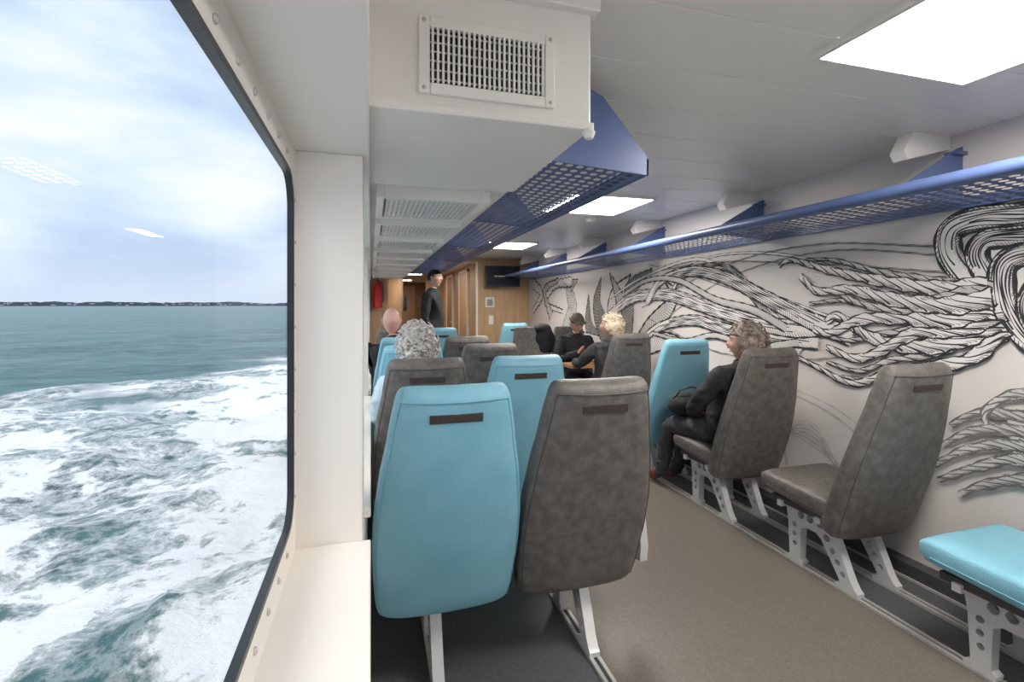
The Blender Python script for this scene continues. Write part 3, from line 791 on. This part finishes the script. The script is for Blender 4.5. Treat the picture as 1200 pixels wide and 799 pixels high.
SIT = dict(pelvis=(0, 0, .53), waist=(0, -.06, .68), chest=(0, -.12, .87), neckb=(0, -.14, 1.00), neckt=(0, -.13, 1.10), head=(0, -.10, 1.195),
           shl=(-.165, -.13, .965), shr=(.165, -.13, .965), ell=(-.23, -.02, .72), elr=(.23, -.02, .72), wrl=(-.10, .20, .66), wrr=(.10, .20, .66),
           hil=(-.10, .04, .525), hir=(.10, .04, .525), knl=(-.11, .40, .51), knr=(.11, .40, .51), anl=(-.10, .42, .10), anr=(.10, .42, .10), tol=(-.11, .55, .045), tor=(.11, .55, .045))
STAND = dict(pelvis=(0, 0, .95), waist=(0, 0, 1.10), chest=(0, -.01, 1.30), neckb=(0, -.01, 1.46), neckt=(0, .01, 1.56), head=(0, .03, 1.66),
             shl=(-.185, -.01, 1.42), shr=(.185, -.01, 1.42), ell=(-.25, -.03, 1.13), elr=(.25, -.03, 1.13), wrl=(-.22, .10, .90), wrr=(.22, .10, .90),
             hil=(-.10, 0, .90), hir=(.10, 0, .90), knl=(-.11, .02, .49), knr=(.11, .02, .49), anl=(-.11, -.01, .09), anr=(.11, -.01, .09), tol=(-.13, .14, .04), tor=(.13, .14, .04))
RAD = dict(pelvis=.13, waist=.13, chest=.145, neckb=.075, neckt=.055, head=.05, shl=.073, shr=.073, ell=.054, elr=.054, wrl=.034, wrr=.034,
           hil=.095, hir=.095, knl=.065, knr=.065, anl=.044, anr=.044, tol=.038, tor=.038)
EDG = [('pelvis', 'waist', 0), ('waist', 'chest', 0), ('chest', 'neckb', 0), ('neckb', 'neckt', 3), ('chest', 'shl', 0), ('chest', 'shr', 0), ('shl', 'ell', 0), ('shr', 'elr', 0),
       ('ell', 'wrl', 0), ('elr', 'wrr', 0), ('pelvis', 'hil', 1), ('pelvis', 'hir', 1), ('hil', 'knl', 1), ('hir', 'knr', 1), ('knl', 'anl', 1), ('knr', 'anr', 1), ('anl', 'tol', 2), ('anr', 'tor', 2)]
def person(name, loc, yaw, pose, over, mats, style, hairm, skinm, scale=1.0, headyaw=0, headpitch=0, slim=1.0, curl=.5, hands=None, coat=False, extra=None):
    J = dict(pose); J.update(over)
    X = Matrix.Translation(loc) @ Matrix.Rotation(yaw, 4, 'Z') @ Matrix.Diagonal((scale, scale, scale, 1))
    root = empty(name, (0, 0, 0))
    names = [k for k in J if k != 'head']
    W = {k: X @ Vector(J[k]) for k in J}
    idx = {k: i for i, k in enumerate(names)}
    me = skin_mesh('body', [W[k] for k in names], [(idx[p], idx[q]) for p, q, _ in EDG], [RAD[k] * scale * (slim if k in ('pelvis', 'waist', 'chest') else 1) for k in names], [idx['pelvis']], 3, .009)
    for m_ in mats: me.materials.append(m_)
    for p in me.polygons:
        best = min(EDG, key=lambda e_: seg_dist(p.center, W[e_[0]], W[e_[1]]) - RAD[e_[0]] * scale * .6)
        p.material_index = best[2]
    ob = bpy.data.objects.new('body', me); COL.objects.link(ob); ob.parent = root
    hx = Matrix.Translation(W['head']) @ Matrix.Rotation(yaw + headyaw, 4, 'Z') @ Matrix.Rotation(headpitch, 4, 'X') @ Matrix.Diagonal((scale, scale, scale, 1))
    make_head(root, hx, style, hairm, skinm)
    rot = X.to_3x3().normalized()
    for s, wk, ek in ((1, 'wrl', 'ell'), (-1, 'wrr', 'elr')):
        f = (W[wk] - W[ek]).normalized()
        if hands: f = (rot @ Vector(hands[0 if s == 1 else 1])).normalized()
        nrm = rot @ Vector((-.5 * s if not hands else -.25 * s, -.25, .8))
        make_hand(root, W[wk] - f * .005, f, nrm, -s, skinm, curl)
    b = B()
    c0 = W['neckb'].lerp(W['neckt'], .15); ax = (W['neckt'] - W['neckb']).normalized()
    pr = []
    u = ax.cross(Vector((1, 0, 0))).normalized(); v = ax.cross(u)
    for hh, rr in ((-.03, .095), (.005, .08), (.03, .073), (.033, .064), (.0, .058)):
        pr.append([c0 + ax * (hh + .006 * math.sin(k * 1.3)) * scale + (u * math.cos(k * math.pi / 10) + v * math.sin(k * math.pi / 10)) * rr * scale for k in range(20)])
    b.rings(pr, 0, cap=False)
    b.obj('collar', [extra or mats[0]], smooth=True, parent=root)
    b = B()
    for wk, ek in (('wrl', 'ell'), ('wrr', 'elr')):
        d = (W[wk] - W[ek]).normalized(); b.tube([W[wk] - d * .05, W[wk] - d * .01, W[wk] + d * .005], .04, 0, n=16, radii=[.038 * scale, .040 * scale, .030 * scale])
    b.obj('cuffs', [mats[0]], smooth=True, parent=root)
    if coat:
        b = B(); rs = []
        for z, rx, ry in ((1.12, .16, .125), (1.0, .185, .14), (.85, .205, .155), (.7, .215, .165), (.56, .225, .17), (.55, .20, .15)):
            rs.append([X @ Vector((rx * math.cos(k * math.pi / 16) * (1 + .03 * math.sin(k * 1.7)), ry * math.sin(k * math.pi / 16), z)) for k in range(32)])
        b.rings(rs, 0, cap=False); b.obj('coat_skirt', [mats[0]], smooth=True, parent=root)
    return root, W

bk = [M['blackcloth'], M['blackcloth'], M['shoe'], M['skin']]
w1, WJ = person('seated_woman', (2.29, row(2) + .17, 0), 0, SIT,
       dict(chest=(0, -.13, .83), neckb=(0, -.18, .96), neckt=(0, -.20, 1.03), head=(-.01, -.20, 1.135), shl=(-.165, -.16, .93), shr=(.16, -.16, .93),
            ell=(-.25, .0, .69), wrl=(-.08, .21, .62), wrr=(.04, .22, .60), knl=(-.15, .40, .50), knr=(.02, .44, .51), anl=(-.16, .50, .10), anr=(-.02, .50, .10), tol=(-.18, .63, .045), tor=(-.03, .64, .045)),
       [M['blackcloth'], M['darkcloth'], M['burgundy'], M['skin']], 'bob', M['hairgrey'], M['skin'], 1.0, headyaw=math.radians(50), slim=.92, curl=.55)
b = B()
def bagf(p, d): return p + d * (noise.noise(p * 14) * .012)
b.ellip((2.20, row(2) + .45, .655), (.15, .11, .085), n=28, k=20, fn=bagf)
e = empty('handbag'); b.obj('bag_body', [M['blackcloth']], smooth=True, parent=e)
b = B(); b.tube([(2.08, row(2) + .45, .70), (2.12, row(2) + .42, .77), (2.20, row(2) + .40, .79), (2.28, row(2) + .42, .77), (2.32, row(2) + .45, .70)], .008, n=8); b.obj('strap', [M['shoe']], smooth=True, parent=e)
person('elderly_passenger', (.235, row(2) + .17, 0), 0, SIT,
       dict(chest=(0, -.10, .87), neckb=(0, -.13, 1.0), neckt=(0, -.13, 1.07), head=(0, -.12, 1.150), shl=(-.165, -.11, .94), ell=(-.195, .0, .76), wrl=(-.10, .2, .64), knl=(-.1, .40, .51)),
       [M['lightblue'], M['darkcloth'], M['shoe'], M['skin']], 'curly', M['hairwhite'], M['skin'], 1.0)
person('bald_man', (.19, row(4) + .17, 0), 0, SIT, dict(head=(-.02, -.05, 1.235), neckt=(-.01, -.08, 1.13), neckb=(0, -.12, 1.03), shl=(-.17, -.11, .99), shr=(.18, -.11, .99), ell=(-.14, .04, .76), wrl=(-.06, .2, .66), knl=(-.08, .40, .51), anl=(-.07, .42, .1), tol=(-.07, .55, .045)),
       bk, 'bald', M['hairgrey'], M['skinpink'], 1.0)
person('standing_man', (.80, 6.62, 0), math.radians(-115), STAND, dict(), bk, 'short', M['hairdark'], M['skin'], 1.05, headyaw=math.radians(-10), coat=True, extra=M['teal'], curl=.4, slim=1.12)
cm, WC = person('man_with_cap', (2.31, 5.28, 0), math.pi, SIT, dict(chest=(0, -.04, .86), neckb=(0, -.04, 1.0), neckt=(0, 0, 1.08), head=(0, .03, 1.165), shl=(-.18, -.04, .96), shr=(.18, -.04, .96),
       ell=(-.24, .06, .74), elr=(.24, .06, .74), wrl=(-.075, .24, .84), wrr=(.075, .24, .84), knl=(-.11, .36, .51), knr=(.11, .36, .51), anl=(-.1, .30, .1), anr=(.1, .30, .1), tol=(-.11, .43, .045), tor=(.11, .43, .045)),
       bk, 'cap', M['hairdark'], M['skin'], 1.0, headpitch=math.radians(-20), curl=.9, hands=[(.45, .25, .75), (-.45, .25, .75)])
e = empty('smartphone')
box('phone_body', 2.272, 2.348, 4.965, 4.975, .87, 1.01, M['black'], .003, e)
b = B(); b.box(2.36, 2.41, 5.105, 5.112, .90, .93); b.obj('shirt_logo', [M['paper']], parent=cm)
person('woman_at_table', (2.27, row(4) + .19, 0), 0, SIT, dict(chest=(0, -.08, .85), neckb=(0, -.08, .99), neckt=(0, -.07, 1.06), head=(.02, -.04, 1.165), shl=(-.17, -.08, .95), shr=(.16, -.08, .95),
       ell=(-.25, .12, .78), wrl=(-.19, .36, .775), elr=(.20, .10, .76), wrr=(.08, .33, .775), knl=(-.1, .38, .51)),
       [M['darkcloth'], M['blackcloth'], M['shoe'], M['skin']], 'bob', M['hairblonde'], M['skin'], 1.0, headyaw=math.radians(60), headpitch=math.radians(5), curl=.35)

# ------------------------------------------------------------------ outside: sea, coast
SEA = -1.85
b = B(); xs = [-.7 - .16 * ((1.030 ** i - 1) / .030) for i in range(245)]; ysx = [-4 + .16 * ((1.027 ** j - 1) / .027) for j in range(280)]
xs = [30.0, 5.0] + xs
nx, ny = len(xs), len(ysx)
for j, y in enumerate(ysx):
    dy = ysx[min(j + 1, ny - 1)] - ysx[min(j, ny - 2)]
    for i, x in enumerate(xs):
        z = 0
        if i > 1:
            dx = abs(xs[min(i + 1, nx - 1)] - xs[min(i, nx - 2)]); sp = max(dx, dy)
            k = max(0, 1 - sp / 5.0); wk = max(0, min(1, (x + 21 - .45 * y) / 6))
            if k > 0:
                z = .42 * k * noise.noise(Vector((x * .16, y * .28, 0))) + .24 * k * noise.noise(Vector((x * .5, y * .8, 3)))
                z += wk * k * (.30 * noise.noise(Vector((x * .5, y * .5, 7))) + .22 * abs(noise.noise(Vector((x * 1.3, y * 1.3, 9)))) + .07 * noise.noise(Vector((x * 3, y * 3, 2))))
        b.v.append((x, y, z))
for j in range(ny - 1):
    for i in range(nx - 1):
        p = j * nx + i; b.f.append((p, p + nx, p + nx + 1, p + 1)); b.m.append(0)
def seamat():
    m = bpy.data.materials.new('sea_water'); m.use_nodes = True; nt = m.node_tree; P = nt.nodes['Principled BSDF']
    L = nt.links.new; N = nt.nodes.new
    geo = N('ShaderNodeNewGeometry'); sep = N('ShaderNodeSeparateXYZ'); L(geo.outputs['Position'], sep.inputs[0])
    def math_(op, a_, b_=None, clamp=False):
        n = N('ShaderNodeMath'); n.operation = op; n.use_clamp = clamp
        for k, v in enumerate((a_, b_)):
            if v is None: continue
            if isinstance(v, (int, float)): n.inputs[k].default_value = v
            else: L(v, n.inputs[k])
        return n.outputs[0]
    def ns(scale, detail, dist=0, rough=.55, st=(1, 1, 1)):
        mp = N('ShaderNodeMapping'); mp.inputs['Scale'].default_value = st; L(geo.outputs['Position'], mp.inputs[0])
        n = N('ShaderNodeTexNoise'); n.inputs['Scale'].default_value = scale; n.inputs['Detail'].default_value = detail
        n.inputs['Distortion'].default_value = dist; n.inputs['Roughness'].default_value = rough; L(mp.outputs[0], n.inputs['Vector']); return n.outputs['Fac']
    edge = math_('ADD', sep.outputs['X'], math_('SUBTRACT', 19.0, math_('MULTIPLY', sep.outputs['Y'], .40)))
    edge = math_('ADD', edge, math_('MULTIPLY', math_('SUBTRACT', ns(.16, 3), .5), 22))
    region = math_('DIVIDE', edge, 3.5, True)
    tex = ns(.38, 15, .2, .72)
    rid = math_('SUBTRACT', 1, math_('MULTIPLY', math_('ABSOLUTE', math_('SUBTRACT', ns(.9, 12, .35, .68), .5)), 12), True)
    rid2 = math_('SUBTRACT', 1, math_('MULTIPLY', math_('ABSOLUTE', math_('SUBTRACT', ns(2.6, 10, .3, .68), .5)), 11), True)
    near = math_('DIVIDE', math_('ADD', sep.outputs['X'], 10), 10, True)
    f1 = math_('MULTIPLY', math_('SUBTRACT', math_('ADD', tex, math_('MULTIPLY', near, .07)), .505), 14, True)
    foam = math_('ADD', f1, math_('ADD', math_('MULTIPLY', rid, .55), math_('MULTIPLY', rid2, .35)), True)
    foam = math_('MULTIPLY', foam, region, True)
    caps = math_('MULTIPLY', math_('SUBTRACT', ns(.22, 12, .2, .72, (1, 1.8, 1)), .66), 18, True)
    foam = math_('MAXIMUM', foam, math_('MULTIPLY', caps, .7))
    mix = N('ShaderNodeMix'); mix.data_type = 'RGBA'; L(foam, mix.inputs['Factor'])
    wv = math_('ADD', math_('MULTIPLY', ns(.5, 10, 0, .75, (1, 2.2, 1)), .5), math_('MULTIPLY', ns(.06, 12, 0, .8, (1, 2.6, 1)), .5))
    r = N('ShaderNodeValToRGB'); r.color_ramp.elements[0].position = .43; r.color_ramp.elements[0].color = (.018, .075, .088, 1)
    r.color_ramp.elements[1].position = .57; r.color_ramp.elements[1].color = (.085, .215, .215, 1); L(wv, r.inputs[0])
    L(r.outputs[0], mix.inputs['A']); mix.inputs['B'].default_value = (.95, .96, .97, 1)
    L(mix.outputs['Result'], P.inputs['Base Color'])
    L(math_('ADD', .32, math_('MULTIPLY', foam, .5)), P.inputs['Roughness'])
    bp = N('ShaderNodeBump'); bp.inputs['Strength'].default_value = .7; bp.inputs['Distance'].default_value = .16
    L(math_('ADD', math_('ADD', ns(.7, 12, .1, .68, (1, 1.8, 1)), math_('MULTIPLY', ns(.08, 12, 0, .7, (1, 2.4, 1)), 4)), math_('MULTIPLY', foam, .25)), bp.inputs['Height']); L(bp.outputs[0], P.inputs['Normal'])
    P.inputs['Specular IOR Level'].default_value = .22
    return m
so = b.obj('sea', [seamat()], smooth=True); so.location = (0, 0, SEA)
b = B(); rad = 4200; n = 260
for k in range(n):
    a0 = math.radians(-75 + 75 * k / n); a1 = math.radians(-75 + 75 * (k + 1) / n)
    def hh(a_): return 26 + 16 * noise.fractal(Vector((a_ * 14, 0, 0)), 1, 2, 5) + 6 * noise.noise(Vector((a_ * 120, 1, 0)))
    q = []
    for (a_, z) in ((a0, 0), (a1, 0), (a1, hh(a1)), (a0, hh(a0))): q.append((rad * math.sin(a_), rad * math.cos(a_), SEA + z))
    b.poly(q)
    q2 = [((rad + 400) * math.sin(a0), (rad + 400) * math.cos(a0), SEA + hh(a0)), ((rad + 400) * math.sin(a1), (rad + 400) * math.cos(a1), SEA + hh(a1))]
    b.poly([q[3], q[2], q2[1], q2[0]])
b.obj('coastline', [M['coast']])
b = B()
for k in range(60):
    a_ = math.radians(random.uniform(-34, -10)); x, y = 4150 * math.sin(a_), 4150 * math.cos(a_); w = random.uniform(6, 20); z = SEA + random.uniform(3, 16); h = random.uniform(3, 7)
    b.box(x - w / 2, x + w / 2, y - 4, y + 4, z, z + h, 0)
    b.rings([[(x - w / 2, y - 4, z + h), (x + w / 2, y - 4, z + h), (x, y - 4, z + h * 1.5)], [(x - w / 2, y + 4, z + h), (x + w / 2, y + 4, z + h), (x, y + 4, z + h * 1.5)]], 1)
b.obj('coastal_houses', [M['house'], M['coast']])

# ------------------------------------------------------------------ sky + veiled sun
sl = bpy.data.lights.new('veiled_sun', 'SUN'); sl.energy = 1.9; sl.angle = math.radians(35); sl.color = (1, .97, .93)
so = bpy.data.objects.new('veiled_sun', sl); COL.objects.link(so)
so.rotation_euler = Vector((-.75, -.30, .80)).to_track_quat('Z', 'Y').to_euler()
w = bpy.data.worlds.new('overcast_sky'); C.scene.world = w; w.use_nodes = True; nt = w.node_tree; nt.nodes.clear()
N = nt.nodes.new; L = nt.links.new
out = N('ShaderNodeOutputWorld'); bg = N('ShaderNodeBackground'); L(bg.outputs[0], out.inputs[0])
tc = N('ShaderNodeTexCoord'); sep = N('ShaderNodeSeparateXYZ'); L(tc.outputs['Generated'], sep.inputs[0])
mp = N('ShaderNodeMapping'); mp.inputs['Scale'].default_value = (1, 1, 2.2); mp.inputs['Location'].default_value = (.35, .2, .1); L(tc.outputs['Generated'], mp.inputs[0])
n1 = N('ShaderNodeTexNoise'); n1.inputs['Scale'].default_value = 2.4; n1.inputs['Detail'].default_value = 8; n1.inputs['Roughness'].default_value = .50; n1.inputs['Distortion'].default_value = .2; L(mp.outputs[0], n1.inputs['Vector'])
r = N('ShaderNodeValToRGB'); E = r.color_ramp.elements
E[0].position = .38; E[0].color = (.37, .47, .63, 1); E[1].position = .60; E[1].color = (.68, .70, .72, 1)
e2 = E.new(.49); e2.color = (.52, .61, .73, 1)
L(n1.outputs['Fac'], r.inputs[0])
hr = N('ShaderNodeValToRGB'); hr.color_ramp.elements[0].position = 0; hr.color_ramp.elements[0].color = (.85, .85, .85, 1); hr.color_ramp.elements[1].position = .12; hr.color_ramp.elements[1].color = (0, 0, 0, 1)
L(sep.outputs['Z'], hr.inputs[0])
mx = N('ShaderNodeMix'); mx.data_type = 'RGBA'; L(hr.outputs[0], mx.inputs['Factor']); L(r.outputs[0], mx.inputs['A']); mx.inputs['B'].default_value = (.48, .53, .64, 1)
L(mx.outputs['Result'], bg.inputs[0]); bg.inputs[1].default_value = 1.55
